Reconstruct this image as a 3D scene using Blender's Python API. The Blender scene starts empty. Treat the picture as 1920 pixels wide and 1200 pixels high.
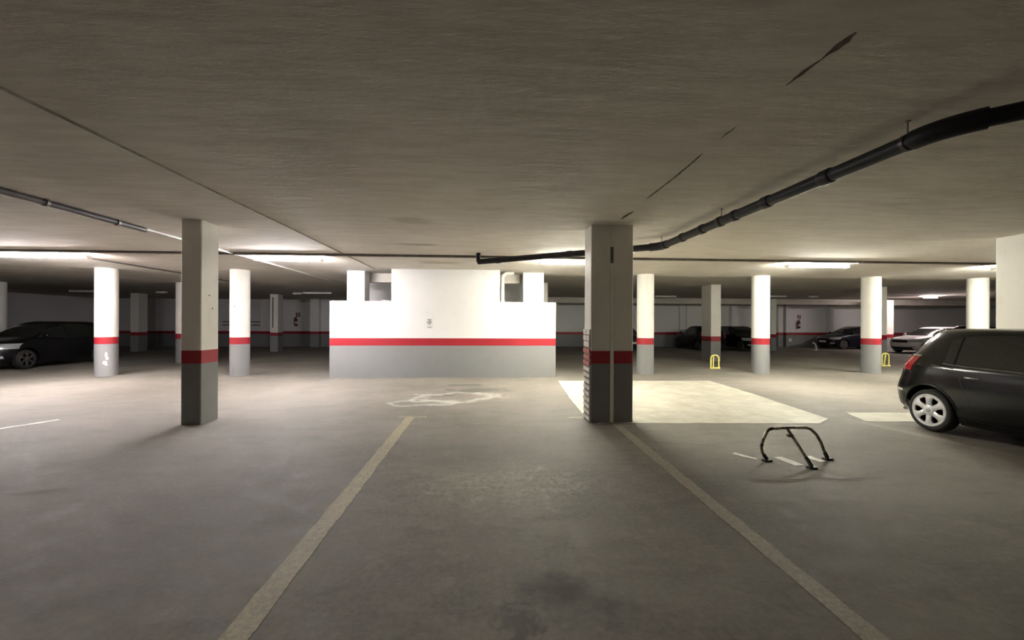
import bpy, bmesh, math, random
from mathutils import Vector, Matrix

rng = random.Random(11)
PI = math.pi
sc = bpy.context.scene
C = sc.collection

# ------------------------------------------------------------------ camera
F = 755.0                       # focal length in pixels of the 1920 px wide frame
HC = 1.55                       # eye height (m)
CEIL = 3.12                     # ceiling height (m)
YAW = math.radians(3.41)        # camera turned slightly to the right of the bay direction
ROLL = math.radians(0.22)
HY = 607.6                      # horizon row at the picture centre
fw = Vector((math.sin(YAW), math.cos(YAW), 0))
r0 = Vector((math.cos(YAW), -math.sin(YAW), 0))
u0 = Vector((0, 0, 1))
rt = r0 * math.cos(ROLL) + u0 * math.sin(ROLL)
up = u0 * math.cos(ROLL) - r0 * math.sin(ROLL)
cam = bpy.data.cameras.new('camera')
cam.sensor_width = 36.0
cam.lens = F / 1920 * 36
cam.shift_y = (HY - 600) / 1920
cam.clip_end = 200
co = bpy.data.objects.new('camera', cam)
C.objects.link(co)
m = Matrix((rt, up, -fw)).transposed().to_4x4()
m.translation = Vector((0, 0, HC))
co.matrix_world = m
sc.camera = co

# ------------------------------------------------------------------ world and exposure (closed underground room, no sky)
w = bpy.data.worlds.new('world')
sc.world = w
w.use_nodes = True
w.node_tree.nodes['Background'].inputs[0].default_value = (0, 0, 0, 1)
w.node_tree.nodes['Background'].inputs[1].default_value = 0
vs = sc.view_settings
vs.view_transform = 'Standard'
vs.look = 'None'
vs.exposure = 2.85
vs.gamma = 1.0
vs.use_curve_mapping = False
TUBE = 95.0                     # emission of the lit fluorescent tubes


def ray(px, py):
    return fw + rt * ((px - 960) / F) + up * (-(py - HY) / F)


def at_z(px, py, z=0.0):
    d = ray(px, py)
    t = (z - HC) / d.z
    return Vector((0, 0, HC)) + d * t


def at_y(px, Y, py=HY):
    d = ray(px, py)
    t = Y / d.y
    return Vector((0, 0, HC)) + d * t


# ------------------------------------------------------------------ materials
MATS = {}


class NT:
    def __init__(s, name):
        s.m = bpy.data.materials.new(name)
        s.m.use_nodes = True
        s.n = s.m.node_tree.nodes
        s.l = s.m.node_tree.links
        s.b = s.n['Principled BSDF']
        s.g = s.n.new('ShaderNodeNewGeometry')
        MATS[name] = s.m

    def node(s, t, **kw):
        x = s.n.new(t)
        for k, v in kw.items():
            setattr(x, k, v)
        return x

    def inp(s, x, i, v):
        if hasattr(v, 'is_linked') or hasattr(v, 'node'):
            s.l.new(v, x.inputs[i])
        else:
            x.inputs[i].default_value = v

    def math(s, op, a, b=0.0, c=0.0):
        x = s.node('ShaderNodeMath', operation=op)
        s.inp(x, 0, a)
        s.inp(x, 1, b)
        s.inp(x, 2, c)
        return x.outputs[0]

    def pos(s, scale=(1, 1, 1), coord=None):
        x = s.node('ShaderNodeVectorMath', operation='MULTIPLY')
        s.l.new(coord or s.g.outputs['Position'], x.inputs[0])
        x.inputs[1].default_value = scale
        return x.outputs[0]

    def noise(s, scale, detail=6, rough=0.6, stretch=(1, 1, 1), coord=None):
        x = s.node('ShaderNodeTexNoise')
        x.inputs['Scale'].default_value = scale
        x.inputs['Detail'].default_value = detail
        x.inputs['Roughness'].default_value = rough
        s.l.new(s.pos(stretch, coord), x.inputs['Vector'])
        return x.outputs['Fac']

    def ramp(s, v, a, b, ca=0.0, cb=1.0):
        x = s.node('ShaderNodeMapRange')
        x.interpolation_type = 'SMOOTHSTEP'
        s.inp(x, 0, v)
        for i, q in ((1, a), (2, b), (3, ca), (4, cb)):
            x.inputs[i].default_value = q
        return x.outputs[0]

    def mix(s, f, a, b, blend='MIX'):
        x = s.node('ShaderNodeMix', data_type='RGBA', blend_type=blend)
        s.inp(x, 0, f)
        for i, v in ((6, a), (7, b)):
            if isinstance(v, tuple):
                x.inputs[i].default_value = (*v[:3], 1)
            else:
                s.l.new(v, x.inputs[i])
        return x.outputs[2]

    def blob(s, cx, cy, rx, ry, nz, amp=0.9, lo=1.0, hi=0.55, ang=0.0):
        """soft irregular patch on a horizontal surface, 1 inside and 0 outside"""
        sx = s.node('ShaderNodeSeparateXYZ')
        s.l.new(s.g.outputs['Position'], sx.inputs[0])
        dx = s.math('SUBTRACT', sx.outputs[0], cx)
        dy = s.math('SUBTRACT', sx.outputs[1], cy)
        ca, sa = math.cos(ang), math.sin(ang)
        ux = s.math('ADD', s.math('MULTIPLY', dx, ca / rx), s.math('MULTIPLY', dy, sa / rx))
        uy = s.math('ADD', s.math('MULTIPLY', dx, -sa / ry), s.math('MULTIPLY', dy, ca / ry))
        r = s.math('SQRT', s.math('ADD', s.math('MULTIPLY', ux, ux), s.math('MULTIPLY', uy, uy)))
        r = s.math('ADD', r, s.math('MULTIPLY', s.math('SUBTRACT', nz, 0.5), amp * 2))
        return s.ramp(r, lo, hi)

    def bump(s, h, strength=0.3, dist=0.01):
        x = s.node('ShaderNodeBump')
        x.inputs['Strength'].default_value = strength
        x.inputs['Distance'].default_value = dist
        s.l.new(h, x.inputs['Height'])
        s.l.new(x.outputs[0], s.b.inputs['Normal'])

    def col(s, v):
        if isinstance(v, tuple):
            s.b.inputs['Base Color'].default_value = (*v[:3], 1)
        else:
            s.l.new(v, s.b.inputs['Base Color'])


def simple(name, c, rough=0.5, metal=0.0, var=0.12, scale=6.0, spec=0.5, coat=0.0, bump=0.0):
    t = NT(name)
    n = t.noise(scale, 5, 0.6)
    f = t.ramp(n, 0.3, 0.7, 1 - var, 1 + var)
    x = t.node('ShaderNodeMix', data_type='RGBA', blend_type='MULTIPLY')
    x.inputs[0].default_value = 1
    x.inputs[6].default_value = (*c, 1)
    cc = t.node('ShaderNodeCombineColor')
    for i in range(3):
        t.l.new(f, cc.inputs[i])
    t.l.new(cc.outputs[0], x.inputs[7])
    t.l.new(x.outputs[2], t.b.inputs['Base Color'])
    t.b.inputs['Roughness'].default_value = rough
    t.b.inputs['Metallic'].default_value = metal
    t.b.inputs['Specular IOR Level'].default_value = spec
    t.b.inputs['Coat Weight'].default_value = coat
    if bump:
        t.bump(n, bump, 0.01)
    return t


# floor: worn asphalt concrete with stains
t = NT('floor_concrete')
n1 = t.noise(0.45, 5, 0.55)
n2 = t.noise(5.0, 8, 0.7)
n3 = t.noise(26.0, 6, 0.75)
n4 = t.noise(1.6, 7, 0.65, (1, 2.4, 1))
base = t.mix(t.ramp(n1, 0.35, 0.65), (0.140, 0.125, 0.106), (0.215, 0.193, 0.165))
base = t.mix(t.math('MULTIPLY', t.ramp(n2, 0.45, 0.75), 0.55), base, (0.30, 0.275, 0.237))
base = t.mix(t.math('MULTIPLY', t.ramp(n4, 0.55, 0.3), 0.5), base, (0.085, 0.075, 0.063))
base = t.mix(t.math('MULTIPLY', t.ramp(n3, 0.35, 0.7), 0.35), base, (0.31, 0.285, 0.25))
p = at_z(945, 902)              # pale scuffed patch in the bay
k = t.math('MULTIPLY', t.blob(p.x, p.y, 0.75, 0.55, n2, 1.6, 1.4, 0.1), t.ramp(t.noise(13, 7, 0.75), 0.38, 0.6))
base = t.mix(t.math('MULTIPLY', k, 0.75), base, (0.40, 0.365, 0.30))
p = at_z(1060, 1115)            # dark oil stain
k = t.blob(p.x, p.y, 0.30, 0.20, t.noise(4, 5, 0.6), 1.5, 1.5, 0.0, -0.5)
base = t.mix(t.math('MULTIPLY', k, 0.72), base, (0.035, 0.032, 0.027))
p = at_z(975, 1170)
k = t.blob(p.x, p.y, 0.13, 0.17, t.noise(14, 5, 0.7), 2.4, 1.3, 0.2)
base = t.mix(t.math('MULTIPLY', k, 0.6), base, (0.03, 0.03, 0.025))
for px, py, rx, ry in ((900, 731, 0.72, 0.28), (822, 741, 0.35, 0.2), (860, 722, 0.45, 0.2)):   # damp stain with a chalky rim
    p = at_z(px, py)
    nz = t.noise(1.9, 5, 0.6)
    k = t.blob(p.x, p.y, rx, ry, nz, 1.7, 1.1, 0.75)
    base = t.mix(t.math('MULTIPLY', k, 0.62), base, (0.08, 0.075, 0.062))
for px, py, rx, ry in ((790, 756, 0.55, 0.30), (850, 745, 0.8, 0.5)):
    p = at_z(px, py)
    nz = t.noise(1.3, 5, 0.6)
    k = t.blob(p.x, p.y, rx, ry, nz, 1.5, 1.3, 0.95)
    k2 = t.blob(p.x, p.y, rx, ry, nz, 1.5, 0.95, 0.6)
    base = t.mix(t.math('MULTIPLY', t.math('SUBTRACT', k, k2), 0.5), base, (0.60, 0.58, 0.53))
pa, pb = at_z(1610, 790), at_z(1880, 850)      # pale scuffed streak beside the near car
k = t.blob((pa.x + pb.x) / 2, (pa.y + pb.y) / 2, (pb - pa).length * 0.6, 0.10, n2, 1.3, 1.5, 0.2, math.atan2(pb.y - pa.y, pb.x - pa.x))
base = t.mix(t.math('MULTIPLY', k, 0.4), base, (0.42, 0.39, 0.34))
t.col(base)
t.l.new(t.ramp(n2, 0.3, 0.7, 0.62, 0.8), t.b.inputs['Roughness'])
t.b.inputs['Specular IOR Level'].default_value = 0.35
t.bump(t.math('ADD', t.math('MULTIPLY', n2, 0.7), t.math('MULTIPLY', n3, 0.3)), 0.28, 0.012)

# pale screed patches in the floor
t = NT('pale_screed')
n2 = t.noise(2.2, 8, 0.68)
base = t.mix(t.ramp(n2, 0.3, 0.7), (0.42, 0.395, 0.32), (0.60, 0.575, 0.48))
base = t.mix(t.math('MULTIPLY', t.ramp(t.noise(9, 6, 0.7), 0.52, 0.7), 0.4), base, (0.27, 0.25, 0.205))
t.col(base)
t.b.inputs['Roughness'].default_value = 0.62
t.bump(n2, 0.2, 0.008)

# ceiling: float-finished plaster in broad sweeps
t = NT('ceiling_plaster')
n1 = t.noise(0.5, 5, 0.6)
n2 = t.noise(2.0, 7, 0.62, (0.55, 1.9, 1))
n3 = t.noise(5.0, 6, 0.6, (0.35, 2.0, 1))
base = t.mix(t.ramp(n1, 0.3, 0.7), (0.63, 0.585, 0.515), (0.72, 0.675, 0.60))
base = t.mix(t.math('MULTIPLY', t.ramp(n2, 0.5, 0.8), 0.5), base, (0.78, 0.74, 0.67))
base = t.mix(t.math('MULTIPLY', t.ramp(n3, 0.6, 0.38), 0.28), base, (0.42, 0.38, 0.32))
base = t.mix(t.math('MULTIPLY', t.ramp(t.noise(1.5, 6, 0.65, (0.3, 1.5, 1)), 0.56, 0.72), 0.35), base, (0.78, 0.75, 0.68))
for px, py, rx, ry, c, a in ((795, 459, 0.55, 0.16, (0.24, 0.22, 0.17), 0.75), (820, 492, 0.7, 0.35, (0.36, 0.33, 0.24), 0.6),
                             (1205, 335, 0.22, 0.42, (0.66, 0.63, 0.54), 0.65), (1215, 75, 0.32, 0.2, (0.60, 0.56, 0.48), 0.4),
                             (770, 415, 0.35, 0.3, (0.36, 0.32, 0.25), 0.5)):
    p = at_z(px, py, CEIL)
    k = t.blob(p.x, p.y, rx, ry, n2, 1.2, 1.1, 0.4)
    base = t.mix(t.math('MULTIPLY', k, a), base, c)
t.col(base)
t.b.inputs['Roughness'].default_value = 0.85
t.bump(t.math('ADD', n2, t.math('MULTIPLY', n3, 0.25)), 0.28, 0.035)


def painted(name, c, dirt, rough=0.55, amount=0.3):
    t = NT(name)
    n = t.noise(3.0, 7, 0.65)
    ns = t.noise(2.5, 7, 0.7, (3, 3, 0.5))
    b = t.mix(t.math('MULTIPLY', t.ramp(n, 0.5, 0.8), amount), c, dirt)
    b = t.mix(t.math('MULTIPLY', t.ramp(ns, 0.58, 0.75), amount), b, dirt)
    t.col(b)
    t.b.inputs['Roughness'].default_value = rough
    t.bump(t.noise(7, 6, 0.6), 0.18, 0.012)


painted('white_paint', (0.84, 0.815, 0.75), (0.60, 0.56, 0.46))
painted('white_wall_paint', (0.80, 0.79, 0.775), (0.60, 0.59, 0.57), amount=0.25)
painted('grey_paint', (0.235, 0.238, 0.238), (0.19, 0.187, 0.175), 0.5)
painted('red_paint', (0.33, 0.016, 0.026), (0.27, 0.022, 0.028), 0.45)
painted('brick_cream', (0.74, 0.71, 0.64), (0.50, 0.43, 0.35), 0.8, 0.4)
painted('brick_red', (0.52, 0.17, 0.15), (0.55, 0.45, 0.40), 0.8, 0.6)
painted('mortar_brown', (0.20, 0.155, 0.12), (0.12, 0.09, 0.07), 0.9)
painted('joint_filler', (0.90, 0.88, 0.82), (0.62, 0.58, 0.50), 0.8, 0.35)

# worn yellow-white road paint: paint chips away to the asphalt below
for nm, c, lo, hi in (('line_yellow', (0.42, 0.36, 0.225), 0.40, 0.60), ('line_pale', (0.36, 0.32, 0.24), 0.42, 0.62), ('line_white', (0.74, 0.71, 0.64), 0.50, 0.66)):
    t = NT(nm)
    n = t.noise(28, 7, 0.85)
    b = t.mix(t.math('MULTIPLY', t.ramp(n, lo, hi), 0.6), c, (0.13, 0.118, 0.096))
    t.col(t.mix(t.math('MULTIPLY', t.ramp(t.noise(2.2, 4, 0.6), 0.45, 0.7), 0.35), b, (0.20, 0.178, 0.135)))
    t.b.inputs['Roughness'].default_value = 0.65

simple('black_pipe', (0.013, 0.012, 0.014), 0.5, 0, 0.3, 6, 0.3)
simple('grey_pipe', (0.17, 0.15, 0.135), 0.5, 0.1, 0.25)
simple('seam_brown', (0.24, 0.215, 0.18), 0.8, 0, 0.4, 3)
simple('pale_pipe', (0.62, 0.60, 0.56), 0.45, 0, 0.15)
simple('conduit_dark', (0.07, 0.062, 0.058), 0.5, 0.1, 0.3)
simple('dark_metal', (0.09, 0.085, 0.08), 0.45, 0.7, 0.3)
simple('rod_steel', (0.25, 0.24, 0.22), 0.5, 0.8)
simple('crack_dark', (0.11, 0.095, 0.075), 0.95, 0, 0.3, 20)
simple('lamp_white', (0.75, 0.75, 0.72), 0.4)
simple('black_paint', (0.0035, 0.004, 0.0045), 0.16, 0, 0.1, 3, 0.32, 0.0)
simple('charcoal_paint', (0.005, 0.005, 0.006), 0.3, 0, 0.1, 3, 0.3, 0.0)
simple('blue_black_paint', (0.004, 0.005, 0.012), 0.3, 0, 0.1, 3, 0.3, 0.0)
simple('white_car_paint', (0.70, 0.66, 0.67), 0.3, 0, 0.05, 3, 0.5, 0.5)
simple('car_glass', (0.009, 0.011, 0.010), 0.03, 0, 0.05, 3, 0.55)
simple('black_plastic', (0.012, 0.012, 0.012), 0.6)
simple('tyre_rubber', (0.014, 0.014, 0.014), 0.75, 0, 0.3, 30)
simple('rim_silver', (0.66, 0.66, 0.68), 0.32, 0.35, 0.06)
simple('chrome', (0.75, 0.75, 0.76), 0.12, 1.0, 0.03)
simple('tail_red', (0.34, 0.012, 0.018), 0.12, 0, 0.1, 10, 0.6, 0.6)
simple('lamp_glass', (0.50, 0.52, 0.54), 0.1, 0.4, 0.1, 20)
simple('plate_white', (0.70, 0.70, 0.68), 0.4)
simple('barrier_yellow', (0.80, 0.70, 0.20), 0.45, 0, 0.15)
simple('barrier_olive', (0.165, 0.150, 0.095), 0.42, 0.3, 0.5, 18)
simple('barrier_black', (0.02, 0.02, 0.018), 0.5)
simple('barrier_pale', (0.52, 0.48, 0.36), 0.45, 0.1, 0.4, 25)
simple('barrier_white', (0.72, 0.70, 0.66), 0.5)
simple('extinguisher_red', (0.16, 0.012, 0.014), 0.3)
simple('sign_red', (0.24, 0.05, 0.05), 0.5)
simple('sign_white', (0.72, 0.71, 0.70), 0.5)
simple('sign_grey', (0.22, 0.22, 0.22), 0.5)
simple('debris_pale', (0.60, 0.55, 0.50), 0.9, 0, 0.3)
for nm, c, s_ in (('tube_cool', (1.0, 0.97, 1.0), TUBE), ('tube_warm', (1.0, 0.985, 0.86), TUBE), ('tube_pink', (1.0, 0.86, 0.84), TUBE * 0.8)):
    t = NT(nm)
    t.col((0.9, 0.9, 0.9))
    t.b.inputs['Emission Color'].default_value = (*c, 1)
    t.b.inputs['Emission Strength'].default_value = s_


# ------------------------------------------------------------------ mesh helpers
class MB:
    def __init__(s):
        s.v, s.f = [], []

    def add(s, vs, fs):
        o = len(s.v)
        s.v += [tuple(q) for q in vs]
        s.f += [tuple(i + o for i in f) for f in fs]
        return s

    def box(s, x0, x1, y0, y1, z0, z1):
        vs = [(x, y, z) for z in (z0, z1) for y in (y0, y1) for x in (x0, x1)]
        return s.add(vs, [(0, 2, 3, 1), (4, 5, 7, 6), (0, 1, 5, 4), (2, 6, 7, 3), (0, 4, 6, 2), (1, 3, 7, 5)])

    def bbox(s, x0, x1, y0, y1, z0, z1, b=0.01):
        """upright box with chamfered vertical edges"""
        pl = [(x0 + b, y0), (x1 - b, y0), (x1, y0 + b), (x1, y1 - b), (x1 - b, y1), (x0 + b, y1), (x0, y1 - b), (x0, y0 + b)]
        return s.prism(pl, z0, z1)

    def prism(s, pl, z0, z1):
        n = len(pl)
        vs = [(x, y, z0) for x, y in pl] + [(x, y, z1) for x, y in pl]
        fs = [(i, (i + 1) % n, n + (i + 1) % n, n + i) for i in range(n)]
        fs += [tuple(range(n - 1, -1, -1)), tuple(range(n, 2 * n))]
        return s.add(vs, fs)

    def lathe(s, prof, seg=32, axis='z', c=(0, 0, 0)):
        vs, fs = [], []
        n = len(prof)
        for i in range(seg):
            a = 2 * PI * i / seg
            for r, h in prof:
                q = (r * math.cos(a), r * math.sin(a), h)
                if axis == 'y':
                    q = (q[0], h, q[1])
                elif axis == 'x':
                    q = (h, q[0], q[1])
                vs.append((q[0] + c[0], q[1] + c[1], q[2] + c[2]))
        for i in range(seg):
            j = (i + 1) % seg
            for k in range(n - 1):
                fs.append((i * n + k, j * n + k, j * n + k + 1, i * n + k + 1))
        fs.append(tuple(i * n for i in range(seg - 1, -1, -1)))
        fs.append(tuple(i * n + n - 1 for i in range(seg)))
        return s.add(vs, fs)

    def tube(s, pts, r, seg=12, cap=True):
        pts = [Vector(q) for q in pts]
        rs = r if isinstance(r, (list, tuple)) else [r] * len(pts)
        vs, fs = [], []
        ref = None
        for i, q in enumerate(pts):
            d = (pts[min(i + 1, len(pts) - 1)] - pts[max(i - 1, 0)]).normalized()
            if ref is None:
                ref = d.orthogonal().normalized()
            ref = (ref - d * ref.dot(d)).normalized()
            b = d.cross(ref)
            for k in range(seg):
                a = 2 * PI * k / seg
                vs.append(q + (ref * math.cos(a) + b * math.sin(a)) * rs[i])
        for i in range(len(pts) - 1):
            for k in range(seg):
                l = (k + 1) % seg
                fs.append((i * seg + k, i * seg + l, (i + 1) * seg + l, (i + 1) * seg + k))
        if cap:
            fs.append(tuple(range(seg - 1, -1, -1)))
            fs.append(tuple((len(pts) - 1) * seg + k for k in range(seg)))
        return s.add(vs, fs)

    def grid(s, P, thick=None):
        """P[i][j] points; when thick is a vector the patch becomes a closed slab pushed back by it"""
        n, m_ = len(P), len(P[0])
        vs = [q for row in P for q in row]
        fs = [(i * m_ + j, (i + 1) * m_ + j, (i + 1) * m_ + j + 1, i * m_ + j + 1) for i in range(n - 1) for j in range(m_ - 1)]
        if thick is not None:
            o = len(vs)
            vs = vs + [Vector(q) + Vector(thick) for q in vs]
            fs += [tuple(o + a for a in reversed(f)) for f in list(fs)]
            ring = [(0, j) for j in range(m_)] + [(i, m_ - 1) for i in range(1, n)] + [(n - 1, j) for j in range(m_ - 2, -1, -1)] + [(i, 0) for i in range(n - 2, 0, -1)]
            ids = [i * m_ + j for i, j in ring]
            for a, b in zip(ids, ids[1:] + ids[:1]):
                fs.append((a, b, b + o, a + o))
        return s.add(vs, fs)

    def mesh(s, name, mat, smooth=None):
        me = bpy.data.meshes.new(name)
        me.from_pydata(s.v, [], s.f)
        bm = bmesh.new()
        bm.from_mesh(me)
        bmesh.ops.recalc_face_normals(bm, faces=bm.faces)
        bm.to_mesh(me)
        bm.free()
        me.materials.append(MATS[mat])
        if smooth is not None:
            me.shade_smooth()
            me.set_sharp_from_angle(angle=math.radians(smooth))
        return me

    def obj(s, name, mat, parent=None, smooth=None, loc=None):
        o = bpy.data.objects.new(name, s.mesh(name, mat, smooth))
        C.objects.link(o)
        o.parent = parent
        if loc is not None:
            o.location = loc
        return o


def empty(name, loc=(0, 0, 0), rz=0.0):
    o = bpy.data.objects.new(name, None)
    o.empty_display_size = 0.2
    C.objects.link(o)
    o.location = loc
    o.rotation_euler.z = rz
    return o


def tag(o, label, cat=None, group=None, kind=None):
    o['label'] = label
    if cat:
        o['category'] = cat
    if group:
        o['group'] = group
    if kind:
        o['kind'] = kind
    return o


def copy_tree(o, parent=None):
    c = o.copy()
    C.objects.link(c)
    c.parent = parent
    for ch in list(o.children):
        copy_tree(ch, c)
    return c


def lerp_tab(tab, z, i):
    if z <= tab[0][0]:
        return tab[0][i]
    for a, b in zip(tab, tab[1:]):
        if z <= b[0]:
            f = (z - a[0]) / (b[0] - a[0])
            return a[i] * (1 - f) + b[i] * f
    return tab[-1][i]


# ------------------------------------------------------------------ room shell
XL, XR, YB, YF = -25.2, 38.0, -7.5, 27.6
LIP = 12.78                     # the slab beyond the round columns sits a little higher
SEAM_X = -3.25
RAISE = 0.13
o = MB().box(XL, XR, YB, YF, -0.2, 0.0).obj('floor', 'floor_concrete')
tag(o, 'stained grey asphalt concrete floor of the parking level', kind='structure')

o = MB().box(XL, XR, YB, LIP, CEIL, CEIL + 0.35).obj('ceiling', 'ceiling_plaster')
tag(o, 'beige float-finished concrete ceiling over the parking bays', kind='structure')
tag(MB().box(XL, SEAM_X, LIP, YF, CEIL, CEIL + 0.35).obj('ceiling_rear', 'ceiling_plaster'), 'ceiling slab beyond the round columns, level with the front', kind='structure')
tag(MB().box(SEAM_X, XR, LIP, YF, CEIL + RAISE, CEIL + 0.35).obj('ceiling_raised', 'ceiling_plaster'), 'raised ceiling slab beyond the round columns', kind='structure')

# walls: white above, dark red stripe, dark grey dado
def wall(name, label, x0, x1, y0, y1, inner, band=(0.84, 1.02)):
    """inner: 'y0','x1','x0','y1' face that looks into the room"""
    r = MB().box(x0, x1, y0, y1, band[1], CEIL + 0.35).obj(name, 'white_wall_paint')
    MB().box(x0, x1, y0, y1, band[0], band[1]).obj('stripe', 'red_paint', r)
    MB().box(x0, x1, y0, y1, 0, band[0]).obj('dado', 'grey_paint', r)
    return tag(r, label, kind='structure')


far = wall('wall_far', 'far garage wall, white over a dark dado', XL, XR, YF, YF + 0.3, 'y0')
wall('wall_left', 'side garage wall beyond the parked dark hatchback', XL - 0.3, XL, YB, YF, 'x1')
wall('wall_right', 'side garage wall beyond the white car', XR, XR + 0.3, YB, YF, 'x0')
wall('wall_back', 'garage wall behind the viewer', XL, XR, YB - 0.3, YB, 'y1')


def pilaster(px0, px1, depth=0.35, mat='white_wall_paint'):
    a, b = at_y(px0, YF - depth).x, at_y(px1, YF - depth).x
    q = MB().bbox(a, b, YF - depth, YF, 1.02, CEIL + (RAISE if a > SEAM_X else 0), 0.01).obj('trim_pilaster', mat)
    tag(q, 'pilaster on the far garage wall', kind='structure')
    MB().bbox(a, b, YF - depth, YF, 0.84, 1.02, 0.01).obj('stripe', 'red_paint', q)
    MB().bbox(a, b, YF - depth, YF, 0.0, 0.84, 0.01).obj('dado', 'grey_paint', q)


for px in ((488, 506), (598, 618), (1288, 1301), (1372, 1384), (1459, 1469), (1556, 1563), (280, 292)):
    pilaster(*px)
pilaster(581, 598, 0.7, 'white_wall_paint')
pilaster(1474, 1479, 0.5, 'white_wall_paint')
pilaster(1275, 1288, 0.2, 'white_wall_paint')

o = MB().box(SEAM_X + 3.2, XR, 25.2, 25.6, CEIL - 0.22, CEIL + RAISE).obj('trim_1', 'ceiling_plaster')
tag(o, 'downstand beam under the ceiling near the far wall', kind='structure')

# ------------------------------------------------------------------ central enclosure with low and high white walls
WY = 11.72
lx0, lx1 = at_y(618, WY).x, at_y(1042, WY).x
tx0, tx1 = at_y(733.5, WY).x, at_y(937, WY).x
lowz = at_y(830, WY, 565.5).z
bz1, bz0 = at_y(830, WY, 634.2).z, at_y(830, WY, 648.0).z
enc = MB().box(tx0, tx1, WY, WY + 0.22, bz1, CEIL).obj('wall_enclosure', 'white_wall_paint')
tag(enc, 'white enclosure wall with red stripe and grey base', kind='structure')
for a, b in ((lx0, tx0), (tx1, lx1)):
    MB().box(a, b, WY, WY + 0.22, bz1, lowz).obj('low_wall', 'white_wall_paint', enc)
MB().box(lx0, lx1, WY - 0.004, WY + 0.22, bz0, bz1).obj('stripe', 'red_paint', enc)
MB().box(lx0, lx1, WY, WY + 0.22, 0, bz0).obj('dado', 'grey_paint', enc)
for a, b in ((lx0, lx0 + 0.2), (lx1 - 0.2, lx1)):
    MB().box(a, b, WY + 0.22, 15.0, 0, lowz).obj('wall_enclosure_side', 'white_wall_paint')['kind'] = 'structure'
ba, bb = at_y(684, 14.6).x, at_y(984, 14.6).x
MB().box(ba, bb, 14.6, 14.8, 0, CEIL).obj('wall_enclosure_back', 'white_wall_paint')['kind'] = 'structure'
MB().box(ba, bb, 12.80, 12.98, CEIL - 0.28, CEIL + RAISE).obj('trim_lintel', 'ceiling_plaster')['kind'] = 'structure'

# wall plate with grey pictogram
p0, p1 = at_y(799, WY, 596), at_y(811, WY, 615)
r = MB().box(p0.x, p1.x, WY - 0.012, WY, p1.z, p0.z).obj('wall_sign', 'sign_white')
tag(r, 'small white plate with grey pictogram on the enclosure wall', 'sign')
q0, q1 = at_y(801.5, WY, 598.5), at_y(809, WY, 609)
xm = (q0.x + q1.x) / 2
b_ = MB()
zz = q0.z
hh = (q0.z - q1.z)
b_.box(q0.x, q1.x, WY - 0.016, WY - 0.012, zz - hh * 0.16, zz)
b_.box(xm - 0.012, xm + 0.022, WY - 0.016, WY - 0.012, zz - hh, zz - hh * 0.16)
b_.box(q0.x, xm - 0.03, WY - 0.016, WY - 0.012, zz - hh * 0.85, zz - hh * 0.3)
b_.box(xm + 0.03, q1.x, WY - 0.016, WY - 0.012, zz - hh * 0.7, zz - hh * 0.3)
b_.obj('pictogram', 'sign_grey', r)
MB().box(q0.x, q1.x, WY - 0.016, WY - 0.012, p1.z + 0.015, p1.z + 0.035).obj('lettering', 'sign_grey', r)

# pale pipe with bend on the right edge of the high wall
PY_ = WY + 0.30
px_ = at_y(942, PY_).x
pts = [(px_, PY_, 0.0)] + [(px_, PY_, CEIL - 0.22)]
for i in range(1, 8):
    a = i / 7 * PI / 2
    pts.append((px_ + 0.0 + 0.16 * (1 - math.cos(a)), PY_, CEIL - 0.22 + 0.16 * math.sin(a)))
pts.append((px_ + 0.34, PY_, CEIL - 0.06))
r = MB().tube(pts, 0.058, 14).obj('riser_pipe', 'pale_pipe', smooth=40)
tag(r, 'pale riser pipe with top bend rising behind the low white wall', 'pipe')
MB().lathe([(0.07, 0.0), (0.07, 0.05), (0.062, 0.06)], 14, 'z', (px_, PY_, lowz + 0.02)).obj('collar', 'pale_pipe', r, 40)

# rubble on the wall top
b_ = MB()
for k in range(4):
    a = at_y(716 + k * 4.5, WY + 0.1).x
    s_ = 0.03 + 0.012 * (k % 2)
    b_.lathe([(0.012, 0), (s_, 0.01), (s_ * 0.9, 0.03), (0.012, 0.045 - 0.006 * k)], 7, 'z', (a, WY + 0.08 + 0.02 * (k % 2), lowz))
tag(b_.obj('mortar_lump', 'debris_pale'), 'small pale lump of mortar left on the low wall top', 'debris')

# ------------------------------------------------------------------ pillars
BAND = (0.93, 1.13)


def square_pillar(name, label, x0, x1, y0, y1, top=CEIL, band=BAND, base='grey_paint', group=None, red='red_paint', white='white_paint'):
    cx, cy = (x0 + x1) / 2, (y0 + y1) / 2
    r = empty(name, (cx, cy, 0))
    tag(r, label, 'pillar', group, 'thing')
    hx, hy = (x1 - x0) / 2, (y1 - y0) / 2
    MB().bbox(-hx, hx, -hy, hy, band[1], top, 0.012).obj('upper_shaft', white, r)
    MB().bbox(-hx - .001, hx + .001, -hy - .001, hy + .001, band[0], band[1], 0.012).obj('painted_band', red, r)
    MB().bbox(-hx, hx, -hy, hy, 0, band[0], 0.012).obj('painted_base', base, r)
    return r


def round_column(label, x, y, rad=0.26, top=CEIL, band=BAND, group=None):
    r = empty('round_column', (x, y, 0))
    tag(r, label, 'column', group, 'thing')
    for nm, mt, a, b in (('upper_shaft', 'white_paint', band[1], top), ('painted_band', 'red_paint', band[0], band[1]), ('painted_base', 'grey_paint', 0.0, band[0])):
        rr = rad + (0.001 if nm == 'painted_band' else 0)
        prof = [(rr, a), (rr, b)]
        MB().lathe(prof, 40).obj(nm, mt, r, 40)
    return r


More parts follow.
